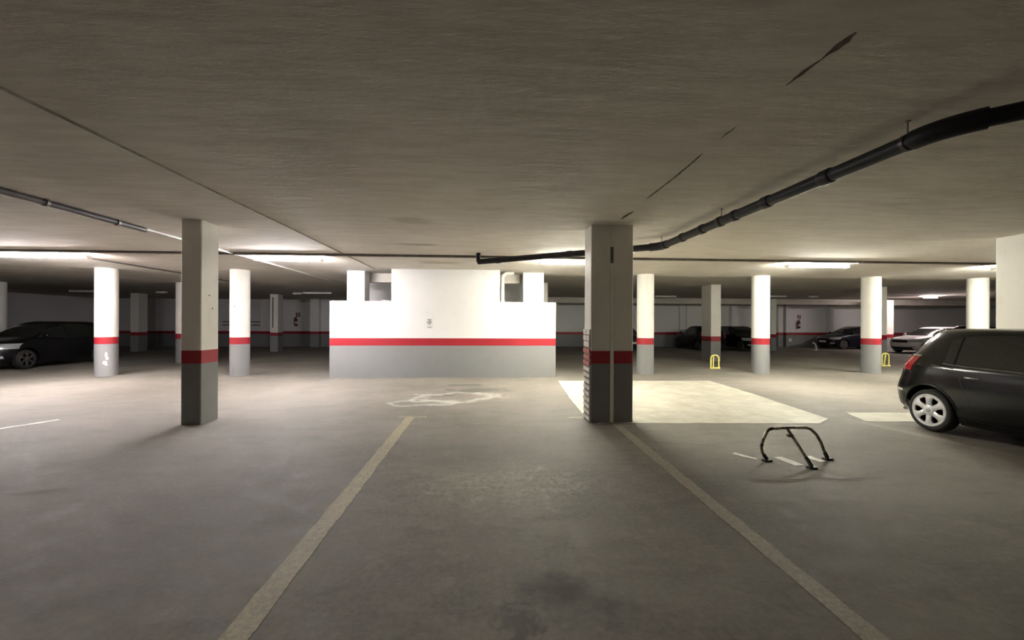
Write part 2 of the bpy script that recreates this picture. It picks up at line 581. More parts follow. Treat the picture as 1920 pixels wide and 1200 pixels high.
# near left pillar
a, b, c = at_z(339, 796), at_z(377, 797), at_z(416, 785)
yn = (a.y + b.y) / 2
lp = square_pillar('concrete_pillar', 'square pillar, white over red band and grey base, alone beside pipe and yellow bay line',
                   at_y(339, yn).x, at_y(377, yn).x, yn, yn + 0.40)
hx = (at_y(377, yn).x - at_y(339, yn).x) / 2
for yy, zz in ((0.05, 1.78), (-0.02, 1.98)):
    MB().lathe([(0.012, 0), (0.012, 0.004)], 8, 'x', (hx, yy, zz)).obj('drill_hole', 'crack_dark', lp)

# twin pillar with expansion joint and bare bricks
yn = at_z(1147, 792).y
xa, xb, xc, xd = at_y(1108, yn).x, at_y(1144.5, yn).x, at_y(1151, yn).x, at_y(1187, yn).x
D = 0.42
tp = empty('twin_pillar', ((xa + xd) / 2, yn + D / 2, 0))
tag(tp, 'twin pillar split by an expansion joint, bare bricks down one side', 'pillar', kind='thing')
ox = (xa + xd) / 2
oy = yn + D / 2
for u_, v_ in ((xa, xb), (xc, xd)):
    MB().bbox(u_ - ox, v_ - ox, -D / 2, D / 2, BAND[1], CEIL, 0.01).obj('upper_shaft', 'white_paint', tp)
    MB().bbox(u_ - ox, v_ - ox, -D / 2 - .001, D / 2 + .001, BAND[0], BAND[1], 0.01).obj('painted_band', 'red_paint', tp)
    MB().bbox(u_ - ox, v_ - ox, -D / 2, D / 2, 0, BAND[0], 0.01).obj('painted_base', 'grey_paint', tp)
j0, j1 = xb - ox, xc - ox
MB().box(j0, j1, -D / 2 + 0.003, D / 2 - 0.012, 0, 2.52).obj('joint_filler', 'joint_filler', tp)
MB().box(j0, j1, -D / 2 + 0.17, D / 2 - 0.05, 2.52, 2.78).obj('joint_gap', 'joint_filler', tp)
MB().box(j0, j1, -D / 2 + 0.015, D / 2 - 0.015, 2.78, CEIL).obj('joint_filler', 'white_paint', tp)
for zz in (2.2, 1.75, 1.27, 0.78):
    MB().box(j0, j1, -D / 2 - 0.004, -D / 2 + 0.03, zz, zz + 0.05).obj('filler_lump', 'joint_filler', tp)
# bricks: mortar bed just proud of the shaft, bricks proud of the bed
bx = xa - ox
MB().box(bx - 0.006, bx + 0.01, -D / 2 + 0.02, D / 2 - 0.004, 0.0, 1.46).obj('mortar_bed', 'mortar_brown', tp)
bm_c, bm_r = None, None
pitch = 0.098
for i in range(15):
    z0 = 0.015 + i * pitch
    red_ = BAND[0] - 0.05 < z0 < BAND[1] - 0.03
    for j in range(2):
        sh = 0.0 if i % 2 else 0.06
        y0 = -D / 2 + 0.012 + j * (D / 2 - 0.02 + (sh if j else 0))
        y1 = -D / 2 + 0.012 + (D / 2 - 0.03 + sh if j == 0 else D - 0.02)
        hh = 0.062 if z0 < 1.13 else 0.084
        MB().box(bx - 0.020 - 0.008 * rng.random(), bx - 0.005, y0 + 0.004 * rng.random(), y1 - 0.012, z0, z0 + hh).obj('brick', 'brick_red' if red_ else 'brick_cream', tp)

# big pillar behind the near black car
q = at_z(1867, 447, CEIL)
square_pillar('concrete_pillar', 'square pillar rising behind the near black hatchback', q.x, q.x + 0.42, q.y - 0.6, q.y)

# round columns in a row
CY = 12.43
labels = {200: 'round column with white scrape on its grey base, near the dark hatchback',
          450: 'round column beside the square pillar and left of the white enclosure wall',
          1210: 'round column just beyond the twin pillar',
          1426: 'round column between the two yellow parking posts, dark car behind it',
          1633: 'round column hiding the nose of the white car',
          1833: 'round column rising behind the roof of the near black hatchback'}
labels[450] = 'round column between the square pillar and the white enclosure wall'
cols = {}
for px, lb in labels.items():
    cols[px] = round_column(lb, at_y(px, CY).x, CY, 0.258, group='round columns in one row')
# white scrape on the first column base
cx = cols[200].location
b_ = MB()
for (ang, z, w_, h_) in ((-50, 0.62, 0.05, 0.16), (-46, 0.52, 0.06, 0.10), (-56, 0.40, 0.09, 0.10), (-50, 0.34, 0.06, 0.05)):
    a = math.radians(ang)
    P = []
    for i in range(4):
        aa = a + (i / 3 - 0.5) * w_ / 0.258
        P.append([(0.2595 * math.cos(aa), 0.2595 * math.sin(aa), z - h_ / 2 * (0.5 + 0.5 * math.sin(PI * (i + 0.5) / 4))),
                  (0.2595 * math.cos(aa), 0.2595 * math.sin(aa), z + h_ / 2 * (0.5 + 0.5 * math.sin(PI * (i + 0.5) / 4)))])
    b_.grid(P)
b_.obj('white_scrape', 'plate_white', cols[200])
MB().lathe([(0.014, 0), (0.014, 0.006)], 8, 'y', (0, -0.262, 2.03)).obj('drill_hole', 'crack_dark', cols[450])

# square pillars standing in the enclosure behind the low walls
for p0, p1, lb in ((650, 683.5, 'white pillar behind the low wall beside the mortar lump'), (980.5, 1019.5, 'white pillar behind the low wall beside the riser pipe')):
    y = 12.25
    square_pillar('concrete_pillar', lb, at_y(p0, y).x, at_y(p1, y).x, y, y + 0.5, white='white_wall_paint')

# row further back (Y about 16.6)
RY = 16.5
round_column('round column half hidden behind the lone square pillar', at_y(345, RY).x, RY, 0.26, group=None)
round_column('round column beyond the dark hatchback, close to the side wall', at_y(-6, 16.9).x, 16.9, 0.26)
round_column('slim round column peeping out behind the enclosure pillar', at_y(1018, RY).x, RY, 0.2, CEIL + RAISE)


def far_pillar(name, label, p0, pm, p1, y, top, depth=None, **kw):
    """p0..p1 picture columns of a square pillar, pm where its two visible faces meet"""
    if p1 < 915:                # front face p0..pm, right face pm..p1
        x0, x1 = at_y(p0, y).x, at_y(pm, y).x
    else:                       # left face p0..pm, front face pm..p1
        x0, x1 = at_y(pm, y).x, at_y(p1, y).x
    d_ = depth or 0.5
    return square_pillar(name, label, x0, x1, y, y + d_, top, **kw)


far_pillar('concrete_pillar', 'square pillar behind the first yellow parking post', 1320, 1333, 1352, 16.4, CEIL + RAISE, 0.75, band=(0.86, 1.06), base='grey_paint', red='red_paint')
far_pillar('concrete_pillar', 'square pillar beside the second yellow parking post', 1640, 1651, 1663.5, 16.6, CEIL + RAISE, 0.5, base='grey_paint')
far_pillar('concrete_pillar', 'pinkish lit pillar by the white car near the glowing far lamp', 1655, 1661, 1676, 23.5, CEIL, 0.4, band=(0.8, 1.0), base='grey_paint', red='red_paint')
far_pillar('concrete_pillar', 'far square pillar between the first round column and the lone square pillar', 244, 259, 276, 22.6, CEIL, 0.6, band=(0.86, 1.04), base='grey_paint', red='red_paint')
fp = far_pillar('concrete_pillar', 'far square pillar with a dark cable, beside the wall extinguisher', 506, 521, 531, 22.6, CEIL, 0.55, band=(0.86, 1.04), base='grey_paint', red='red_paint')
MB().tube([(-0.05, -0.285, 1.3), (-0.05, -0.285, 2.95)], 0.022, 8).obj('cable', 'black_pipe', fp)
far_pillar('concrete_pillar', 'far square pillar just past the round column with the dark car', 1440, 1446, 1456, 23.2, CEIL, 0.5, band=(0.8, 1.0), base='grey_paint', red='red_paint')

# ------------------------------------------------------------------ floor markings
def strip(name, mat, pts, width, label, cat='floor marking', z=0.003, wob=0.006, group=None):
    """painted strip through floor points with slightly ragged edges"""
    L = []
    R = []
    P = [Vector((q[0], q[1])) for q in pts]
    samples = []
    for a, b in zip(P, P[1:]):
        n = max(2, int((b - a).length / 0.12))
        for i in range(n):
            samples.append((a.lerp(b, i / n), (b - a).normalized()))
    samples.append((P[-1], (P[-1] - P[-2]).normalized()))
    vs_, fs_ = [], []
    for q, d in samples:
        nrm = Vector((-d.y, d.x))
        for s_ in (1, -1):
            e = q + nrm * s_ * (width / 2 + rng.uniform(-wob, wob))
            vs_ += [(e.x, e.y, z), (e.x, e.y, 0.0)]
    n = len(samples)
    for i in range(n - 1):
        k, l = i * 4, i * 4 + 4
        fs_ += [(k, k + 2, l + 2, l), (k, l, l + 1, k + 1), (k + 2, k + 3, l + 3, l + 2)]
    fs_ += [(0, 1, 3, 2), (4 * n - 4, 4 * n - 2, 4 * n - 1, 4 * n - 3)]
    o = MB().add(vs_, fs_).obj(name, mat)
    return tag(o, label, cat, group)


p0, p1 = at_z(769, 783), at_z(436, 1200)
d = (p1 - p0)
p2 = p0 + d * 1.5
ll = strip('parking_line', 'line_yellow', [p0, p2], 0.15, 'worn yellow bay line ending in a short crossbar')
a, b = at_z(745, 782), at_z(800, 782)
xx = strip('crossbar', 'line_yellow', [a, b], 0.07, '')
del xx['label'], xx['category']
xx.parent = ll
p0, p1 = at_z(1152, 793), at_z(1625, 1185)
strip('parking_line', 'line_pale', [p0, p0 + (p1 - p0) * 1.5], 0.13, 'worn pale bay line running out from the twin pillar')
strip('parking_line', 'line_pale', [at_z(1066, 783), at_z(1094, 783)], 0.09, 'short worn line stub beside the brick side of the twin pillar')
strip('parking_line', 'line_white', [at_z(-60, 812), at_z(0, 804), at_z(112, 787)], 0.10, 'faint white line on open floor in front of the dark hatchback', wob=0.02)
strip('parking_line', 'line_white', [at_z(1374, 850), at_z(1420, 861)], 0.075, 'flaked white line remnant beside the outer foot of the folding barrier', wob=0.02)
strip('parking_line', 'line_white', [at_z(1458, 857), at_z(1498, 873)], 0.10, 'flaked white line remnant under the folding barrier strut', wob=0.02)
strip('parking_line', 'line_white', [at_z(1512, 856), at_z(1545, 866)], 0.10, 'flaked white line remnant between strut and arch of the folding barrier', wob=0.02)
strip('parking_line', 'line_pale', [at_z(1420, 688), at_z(1458, 690)], 0.10, 'pale line stub on the floor beyond the round column', wob=0.01)


def patch(px_pts, label, mat='pale_screed', h=0.004):
    P = [at_z(x, y) for x, y in px_pts]
    pts = []
    n = len(P)
    for i in range(n):
        a, b = P[i], P[(i + 1) % n]
        k = max(2, int((b - a).length / 0.2))
        for j in range(k):
            q = a.lerp(b, j / k)
            pts.append((q.x + rng.uniform(-.015, .015), q.y + rng.uniform(-.015, .015)))
    o = MB().prism(pts, 0, h).obj('floor_patch', mat)
    return tag(o, label, kind='structure')


patch([(1120, 794), (1536, 794), (1556, 786), (1500, 768), (1400, 735), (1330, 714), (1046, 714), (1060, 735), (1090, 775)], 'pale smooth screed patch beside the twin pillar')
patch([(1586, 774), (1625, 791), (1820, 791), (1820, 774)], 'pale screed strip under the rear of the near black hatchback')

# ------------------------------------------------------------------ ceiling services
PZ = CEIL - 0.165
XP = 3.03
e0 = at_z(1772, 238, PZ)
e1 = at_z(1240, 462, PZ)
route = []
endp = at_z(897, 491, PZ - 0.03)
pA = Vector((endp.x, endp.y, CEIL))
pB = Vector((endp.x, endp.y, PZ - 0.03))
pC = Vector((e1.x, e1.y, PZ))
pD = Vector((e0.x, e0.y, PZ))
q = at_z(1920, 207, PZ)
dirn = (q - pD).normalized()
pE = pD + dirn * 3.2
dBC, dCD, dDE = (pC - pB).normalized(), (pD - pC).normalized(), (pE - pD).normalized()
dp = MB().tube([pB, pC - dBC * 0.18], 0.06, 16).obj('drain_pipe', 'black_pipe', smooth=40)
tag(dp, 'black drain pipe hung on rods, crossing the ceiling past the twin pillar', 'pipe')
MB().tube([pC + dCD * 0.18, pD - dCD * 0.18], 0.06, 18).obj('pipe_run', 'black_pipe', dp, 40)
MB().tube([pD + dDE * 0.18, pE], 0.06, 18).obj('pipe_run', 'black_pipe', dp, 40)
MB().tube([pA, pB], 0.05, 14).obj('drop_elbow', 'black_pipe', dp, 40)


def sleeve(p, d, L, r, name='coupling'):
    d = d.normalized()
    MB().tube([p - d * L / 2, p - d * L / 2 + d * 0.012, p + d * L / 2 - d * 0.012, p + d * L / 2], [r * 0.95, r, r, r * 0.95], 18).obj(name, 'black_pipe', dp, 40)


def elbow(c, d1, d2, r, L):
    d1, d2 = d1.normalized(), d2.normalized()
    a, b = c - d1 * L, c + d2 * L
    pts = []
    for i in range(9):
        f = i / 8
        pts.append(a * (1 - f) ** 2 + c * 2 * f * (1 - f) + b * f * f)
    MB().tube(pts, r, 18).obj('elbow', 'black_pipe', dp, 40)


elbow(pC, pC - pB, pD - pC, 0.072, 0.2)
elbow(pD, pD - pC, pE - pD, 0.074, 0.2)
run = pD - pC
for f in (0.17, 0.3, 0.40, 0.47, 0.60, 0.78):
    sleeve(pC + run * f, run, 0.12 if f > .5 else 0.09, 0.071)
sleeve(pB.lerp(pC, 0.13), pC - pB, 0.12, 0.069)
sleeve(pB.lerp(pC, 0.55), pC - pB, 0.12, 0.069)
sleeve(pD + (pE - pD) * 0.2, pE - pD, 0.14, 0.071)
for px, py in ((1228, 447), (1330, 391), (1675, 226)):
    q = at_z(px, py, CEIL)
    f = max(0.0, min(1.0, (q - pC).dot(run) / run.length_squared))
    c_ = pC + run * f
    MB().tube([(c_.x, c_.y, PZ + 0.05), (c_.x, c_.y, CEIL)], 0.006, 8).obj('hanger_rod', 'rod_steel', dp)
    MB().tube([c_ - run.normalized() * 0.015, c_ + run.normalized() * 0.015], 0.066, 18).obj('hanger_clip', 'dark_metal', dp, 40)
    MB().lathe([(0.02, -0.008), (0.02, 0.0)], 10, 'z', (c_.x, c_.y, CEIL)).obj('ceiling_plate', 'rod_steel', dp)

# conduit lines under the slab
def conduit(name, label, a, b, r, mat, clips=0, cat='conduit', parts=True):
    a, b = Vector(a), Vector(b)
    o = MB().tube([a, b], r, 12).obj(name, mat, smooth=40)
    tag(o, label, cat)
    d = (b - a)
    for i in range(clips):
        c_ = a + d * ((i + 0.5) / clips)
        dn = d.normalized()
        MB().tube([c_ - dn * 0.02, c_ + dn * 0.02], r * 1.25, 12).obj('clip', 'rod_steel', o, 40)
    return o


cl = conduit('ceiling_conduit', 'dark conduit bundle running along the ceiling above the lone square pillar', (-5.66, -2.0, CEIL - 0.04), (-5.66, 7.0, CEIL - 0.04), 0.04, 'conduit_dark', 9)
MB().tube([(-5.70, -2.0, CEIL - 0.075), (-5.70, 5.2, CEIL - 0.075)], 0.012, 8).obj('cable', 'pale_pipe', cl, 40)
MB().tube([(-5.66, 7.0, CEIL - 0.022), (-5.66, 11.5, CEIL - 0.022)], 0.022, 10).obj('thin_conduit', 'pale_pipe', cl, 40)
MB().tube([(-5.66, 11.5, CEIL - 0.022), (-5.66, 17.0, CEIL - 0.022)], 0.022, 10).obj('thin_conduit', 'pale_pipe', cl, 40)
conduit('ceiling_conduit', 'thin conduit crossing the ceiling toward the first round column', (-9.6, 9.6, CEIL - 0.02), (-9.6, 15.5, CEIL - 0.02), 0.018, 'grey_pipe', 3)
conduit('ceiling_seam', 'ceiling joint toward the white enclosure, drawn as a thin raised strip', (SEAM_X, -1.5, CEIL - 0.008), (SEAM_X, 11.7, CEIL - 0.008), 0.009, 'seam_brown', 0)  # slab joint, drawn as an added thin brown tube under the ceiling
cc = conduit('ceiling_conduit', 'long conduit feeding the row of lit fluorescent lamps', (at_y(-80, 9.3).x, 9.3, CEIL - 0.028), (at_y(2010, 9.3).x, 9.3, CEIL - 0.028), 0.028, 'grey_pipe', 16)
q = at_z(1215, 470, CEIL - 0.03)
MB().tube([(q.x - 0.25, 9.3, CEIL - 0.03), (e1.x + 0.06, 7.55, CEIL - 0.03)], 0.014, 8).obj('branch_conduit', 'grey_pipe', cc, 40)


# crack along the slab joint, as ragged recess filler lying in the ceiling skin
def crack(pix, wid, label):
    vs_, fs_ = [], []
    P = [at_z(x, y, CEIL) for x, y in pix]
    samples = []
    for i in range(len(P) - 1):
        n = max(3, int((P[i + 1] - P[i]).length / 0.035))
        for j in range(n):
            samples.append(P[i].lerp(P[i + 1], j / n))
    samples.append(P[-1])
    n = len(samples)
    for i, s_ in enumerate(samples):
        e = min(1, min(i, n - 1 - i) / 3 + 0.15)
        ww = wid * e * rng.uniform(0.55, 1.1)
        jx = rng.uniform(-0.12, 0.12) * wid
        vs_ += [(s_.x + jx - ww / 2, s_.y, CEIL - 0.003), (s_.x + jx + ww / 2, s_.y, CEIL - 0.003), (s_.x + jx - ww / 2, s_.y, CEIL + 0.01), (s_.x + jx + ww / 2, s_.y, CEIL + 0.01)]
    for i in range(n - 1):
        k, l = 4 * i, 4 * i + 4
        fs_ += [(k, l, l + 1, k + 1), (k, k + 2, l + 2, l), (k + 1, l + 1, l + 3, k + 3)]
    o = MB().add(vs_, fs_).obj('trim_crack', 'crack_dark')
    return tag(o, label, kind='structure')


crack([(1604, 60), (1575, 85), (1545, 108)], 0.055, 'dark open crack in the ceiling joint')
crack([(1545, 108), (1510, 132), (1474, 160)], 0.026, 'dark open crack in the ceiling joint')
crack([(1380, 238), (1352, 258)], 0.014, 'fine crack in the ceiling joint')
crack([(1318, 287), (1300, 303), (1262, 335), (1212, 373)], 0.022, 'dark open crack in the ceiling joint')
crack([(1188, 396), (1176, 403), (1165, 411)], 0.05, 'dark open crack in the ceiling joint above the twin pillar')


# ------------------------------------------------------------------ fluorescent lamps
def lamp(x0, x1, y, label, tube=None, z=CEIL, cat='lamp', group=None):
    L = (x1 - x0) / 2
    r = empty('fluorescent_lamp', ((x0 + x1) / 2, y, z))
    tag(r, label, cat, group)
    h = MB()
    h.add([(sx * L, sy * (0.028 if zz else 0.034), -0.05 if zz else -0.10) for sx in (-1, 1) for zz in (0, 1) for sy in (-1, 1)],
          [(0, 1, 3, 2), (4, 6, 7, 5), (0, 4, 5, 1), (2, 3, 7, 6), (0, 2, 6, 4), (1, 5, 7, 3)])
    h.obj('housing', 'lamp_white', r)
    for s_ in (-1, 1):
        MB().box(s_ * L - 0.015, s_ * L + 0.015, -0.075, 0.075, -0.12, -0.06).obj('end_cap', 'lamp_white', r)
        MB().tube([(s_ * L * 0.6, 0, -0.06), (s_ * L * 0.6, 0, 0.0)], 0.012, 8).obj('hanger', 'rod_steel', r)
    for sy in ((-0.056, 0.056) if tube else (0.0,)):
        MB().tube([(-L + 0.01, sy, -0.09 - (0 if tube else 0.028)), (L - 0.01, sy, -0.09 - (0 if tube else 0.028))], 0.017, 12).obj('tube', tube or 'lamp_white', r, 40)
    return r


LY = 9.66
grp = 'lit fluorescent lamps in one row'
for p0, p1, mt, lb in ((-62, 84, 'tube_cool', 'lit fluorescent lamp above the dark hatchback, far end of the row'),
                       (478, 602, 'tube_cool', 'lit fluorescent lamp between the lone square pillar and the enclosure'),
                       (1012, 1128, 'tube_warm', 'lit fluorescent lamp behind the twin pillar'),
                       (1476, 1588, 'tube_warm', 'lit fluorescent lamp above the open floor between twin pillar and near black hatchback'),
                       (1864, 1990, 'tube_warm', 'lit fluorescent lamp tucked behind the pillar at the near black hatchback')):
    lamp(at_y(p0, LY).x, at_y(p1, LY).x, LY, lb, mt, group=grp)
lamp(at_y(96, LY).x, at_y(166, LY).x, LY, 'short lit fluorescent lamp between the first round column and its longer neighbour', 'tube_pink', group=grp)
# far lamps, unlit but one
q = at_z(1742, 557, CEIL + RAISE - 0.06)
lamp(q.x - 0.45, q.x + 0.45, q.y, 'glowing fluorescent lamp above the white car', 'tube_pink', CEIL + RAISE)
for p0, p1, py, lb in ((132, 176, 545.5, 'unlit tube lamp near the side wall, beside the first round column'), (294, 312, 547.5, 'short unlit lamp above the far pillar by the lone square pillar'), (568, 621, 549, 'unlit tube lamp in front of the wall extinguisher beside the enclosure'),
                       (550, 565, 550, 'small unlit lamp over the wall extinguisher'), (1228, 1267, 555.5, 'unlit tube lamp just past the first round column beyond the twin pillar'), (1443, 1473, 555.5, 'unlit tube lamp past the round column with the dark car'),
                       (1518, 1532, 556, 'small unlit lamp above the white guard on the floor'), (1276, 1281, 557, 'tiny unlit lamp before the square pillar')):
    top = CEIL + (RAISE if p0 > 700 else 0)
    q = at_z((p0 + p1) / 2, py, top - 0.08)
    if p0 > 1270 and p0 < 1280:
        continue
    lamp(at_y(p0, q.y).x, at_y(p1, q.y).x, q.y, lb, None, top)
q2 = at_z(1742, 557, CEIL + RAISE - 0.06)
conduit('ceiling_conduit', 'thin conduit shining on both sides of the glowing far lamp', (q2.x - 2.6, q2.y + 0.12, CEIL + RAISE - 0.02), (q2.x + 3.0, q2.y + 0.12, CEIL + RAISE - 0.02), 0.02, 'pale_pipe')


# ------------------------------------------------------------------ cars
TAB = [  # z, front x, rear x, half width
    (0.17, 1.78, -1.80, 0.74), (0.22, 1.90, -1.90, 0.79), (0.32, 1.97, -1.97, 0.835), (0.45, 2.00, -2.00, 0.855), (0.58, 2.00, -2.00, 0.862),
    (0.68, 1.97, -1.96, 0.862), (0.76, 1.93, -1.93, 0.858), (0.82, 1.85, -1.915, 0.855), (0.87, 1.70, -1.90, 0.850), (0.91, 1.50, -1.89, 0.845),
    (0.95, 1.24, -1.87, 0.835), (0.985, 1.06, -1.855, 0.815), (1.03, 0.97, -1.83, 0.795), (1.12, 0.80, -1.78, 0.760), (1.22, 0.61, -1.71, 0.722),
    (1.32, 0.40, -1.63, 0.682), (1.39, 0.22, -1.565, 0.648), (1.43, 0.08, -1.52, 0.615), (1.455, -0.08, -1.47, 0.57), (1.472, -0.25, -1.38, 0.48), (1.482, -0.45, -1.2, 0.30)]
XC = -0.2


def ends(z):
    return lerp_tab(TAB, z, 1), lerp_tab(TAB, z, 2), lerp_tab(TAB, z, 3)


def nexp(z):
    return 4.6 if z < 0.95 else 4.6 - min(1.0, (z - 0.95) / 0.3) * 0.4


def side_y(x, z):
    a, b, hw = ends(z)
    n = nexp(z)
    t_ = (x - XC) / (a - XC) if x > XC else (XC - x) / (XC - b)
    t_ = min(abs(t_), 0.9999)
    return hw * (1 - t_ ** n) ** (1 / n)


def end_x(y, z, front):
    a, b, hw = ends(z)
    n = nexp(z)
    t_ = min(abs(y) / hw, 0.9999)
    k = (1 - t_ ** n) ** (1 / n)
    return XC + (a - XC) * k if front else XC - (XC - b) * k


def build_body():
    zs = []
    for a, b in zip(TAB, TAB[1:]):
        n = 2 if b[0] - a[0] > 0.05 else 1
        zs += [a[0] + (b[0] - a[0]) * i / n for i in range(n)]
    zs.append(TAB[-1][0])
    N = 72
    mb = MB()
    vs_, fs_ = [], []
    for z in zs:
        a, b, hw = ends(z)
        n = nexp(z)
        for i in range(N):
            t_ = 2 * PI * i / N
            c_, s_ = math.cos(t_), math.sin(t_)
            ax = (a - XC) if c_ > 0 else (XC - b)
            vs_.append((XC + ax * math.copysign(abs(c_) ** (2 / n), c_), hw * math.copysign(abs(s_) ** (2 / n), s_), z))
    for k in range(len(zs) - 1):
        for i in range(N):
            j = (i + 1) % N
            fs_.append((k * N + i, k * N + j, (k + 1) * N + j, (k + 1) * N + i))
    fs_.append(tuple(range(N - 1, -1, -1)))
    fs_.append(tuple((len(zs) - 1) * N + i for i in range(N)))
    mb.add(vs_, fs_)
    o = mb.obj('body', 'black_paint')
    for wx in (1.25, -1.27):
        for s_ in (-1, 1):
            c_ = MB().lathe([(0.365, 0.56 * s_), (0.365, 1.1 * s_)], 40, 'y', (wx, 0, 0.30)).obj('cutter', 'black_paint')
            md = o.modifiers.new('b', 'BOOLEAN')
            md.operation = 'DIFFERENCE'
            md.solver = 'EXACT'
            md.object = c_
            dg = bpy.context.evaluated_depsgraph_get()
            me = bpy.data.meshes.new_from_object(o.evaluated_get(dg))
            o.modifiers.clear()
            o.data = me
            bpy.data.objects.remove(c_)
    o.data.name = 'body'
    o.data.shade_smooth()
    o.data.set_sharp_from_angle(angle=math.radians(32))
    return o


def side_patch(xs, zb, zt, s_, off=0.006, rows=6, cols=14, thick=0.012):
    """closed panel that follows the flank; zb/zt: functions of the fraction along x"""
    P = []
    for i in range(cols + 1):
        f = i / cols
        x = xs[0] + (xs[1] - xs[0]) * f
        row = []
        for j in range(rows + 1):
            z = zb(f) + (zt(f) - zb(f)) * j / rows
            row.append((x, s_ * (side_y(x, z) + off), z))
        P.append(row)
    return MB().grid(P, (0, -s_ * thick, 0))


def end_patch(y0, y1, z0, z1, front, off=0.006, thick=0.012, inset=0.0, rows=8, cols=14):
    P = []
    for i in range(cols + 1):
        row = []
        for j in range(rows + 1):
            z = z0 + (z1 - z0) * j / rows
            k = 1 - inset * (j / rows)
            y = (y0 + (y1 - y0) * i / cols) * k
            row.append((end_x(y, z, front) + (off if front else -off), y, z))
        P.append(row)
    return MB().grid(P, (-thick if front else thick, 0, 0))


def corner_patch(a0, a1, z0, z1, s_, off=0.008, rows=6, cols=12, thick=0.014):
    """closed panel wrapped round a rear corner; angles in degrees, 90 = flank, 180 = tail"""
    P = []
    for i in range(cols + 1):
        row = []
        for j in range(rows + 1):
            z = z0 + (z1 - z0) * j / rows
            a, b, hw = ends(z)
            n = nexp(z)
            t_ = math.radians(a0 + (a1 - a0) * i / cols)
            c_, q_ = abs(math.cos(t_)) ** (2 / n), abs(math.sin(t_)) ** (2 / n)
            row.append((XC - (XC - b + off) * c_, s_ * (hw + off) * q_, z))
        P.append(row)
    return MB().grid(P, (thick, -s_ * thick, 0))


def seam(pts, s_, w_=0.006):
    P = []
    for i, (x, z) in enumerate(pts):
        a = pts[max(i - 1, 0)]
        b = pts[min(i + 1, len(pts) - 1)]
        d_ = Vector((b[0] - a[0], b[1] - a[1])).normalized()
        n_ = Vector((-d_.y, d_.x)) * w_ / 2
        P.append([(x + n_.x, s_ * (side_y(x + n_.x, z + n_.y) + 0.0025), z + n_.y), (x - n_.x, s_ * (side_y(x - n_.x, z - n_.y) + 0.0025), z - n_.y)])
    return MB().grid(P, (0, -s_ * 0.006, 0))


def pl(*pts):
    """piecewise linear function of 0..1"""
    def f(t_):
        for a, b in zip(pts, pts[1:]):
            if t_ <= b[0]:
                return a[1] + (b[1] - a[1]) * (t_ - a[0]) / (b[0] - a[0])
        return pts[-1][1]
    return f


def make_wheel(root, wx, s_, spokes=6):
    prof = [(0.20, -0.09), (0.262, -0.098), (0.285, -0.085), (0.298, -0.06), (0.30, 0.0), (0.298, 0.06), (0.285, 0.085), (0.262, 0.098), (0.20, 0.09), (0.195, 0.0)]
    w_ = MB().lathe(prof + [prof[0]], 40, 'y').obj('wheel', 'tyre_rubber', root, 40, (wx, s_ * 0.725, 0.30))
    MB().lathe([(0.195, -0.085), (0.195, 0.055)], 32, 'y').obj('brake_disc', 'black_plastic', w_)
    if s_ < 0:
        w_.rotation_euler.z = PI
    rim = MB()
    rim.lathe([(0.226, 0.075), (0.232, 0.094), (0.222, 0.100), (0.190, 0.096), (0.186, 0.075), (0.226, 0.075)], 40, 'y')
    for k in range(spokes):
        a = 2 * PI * k / spokes + PI / 2
        ca, sa = math.cos(a), math.sin(a)

        def P(r, w, y):
            return (r * ca - w * sa, y, r * sa + w * ca)
        pr = [(0.045, 0.045, 0.088), (0.09, 0.038, 0.100), (0.135, 0.036, 0.103), (0.170, 0.048, 0.101), (0.190, 0.074, 0.098), (0.208, 0.10, 0.092)]
        vs_ = []
        for r, ww, y in pr:
            vs_ += [P(r, -ww, y - 0.006), P(r, -ww * 0.5, y + 0.004), P(r, ww * 0.5, y + 0.004), P(r, ww, y - 0.006), P(r, ww, 0.06), P(r, -ww, 0.06)]
        fs_ = []
        for i in range(len(pr) - 1):
            for q in range(6):
                fs_.append((i * 6 + q, i * 6 + (q + 1) % 6, i * 6 + 6 + (q + 1) % 6, i * 6 + 6 + q))
        fs_ += [tuple(range(6)), tuple(range(len(vs_) - 1, len(vs_) - 7, -1))]
        rim.add(vs_, fs_)
    rim.lathe([(0.075, 0.06), (0.075, 0.098), (0.06, 0.104), (0.03, 0.106), (0.03, 0.06)], 24, 'y')
    rim.obj('wheel_trim', 'rim_silver', w_, 35)
    MB().lathe([(0.028, 0.10), (0.028, 0.109), (0.02, 0.112)], 20, 'y').obj('hub_cap', 'lamp_glass', w_, 35)
    return w_


BODY = build_body()


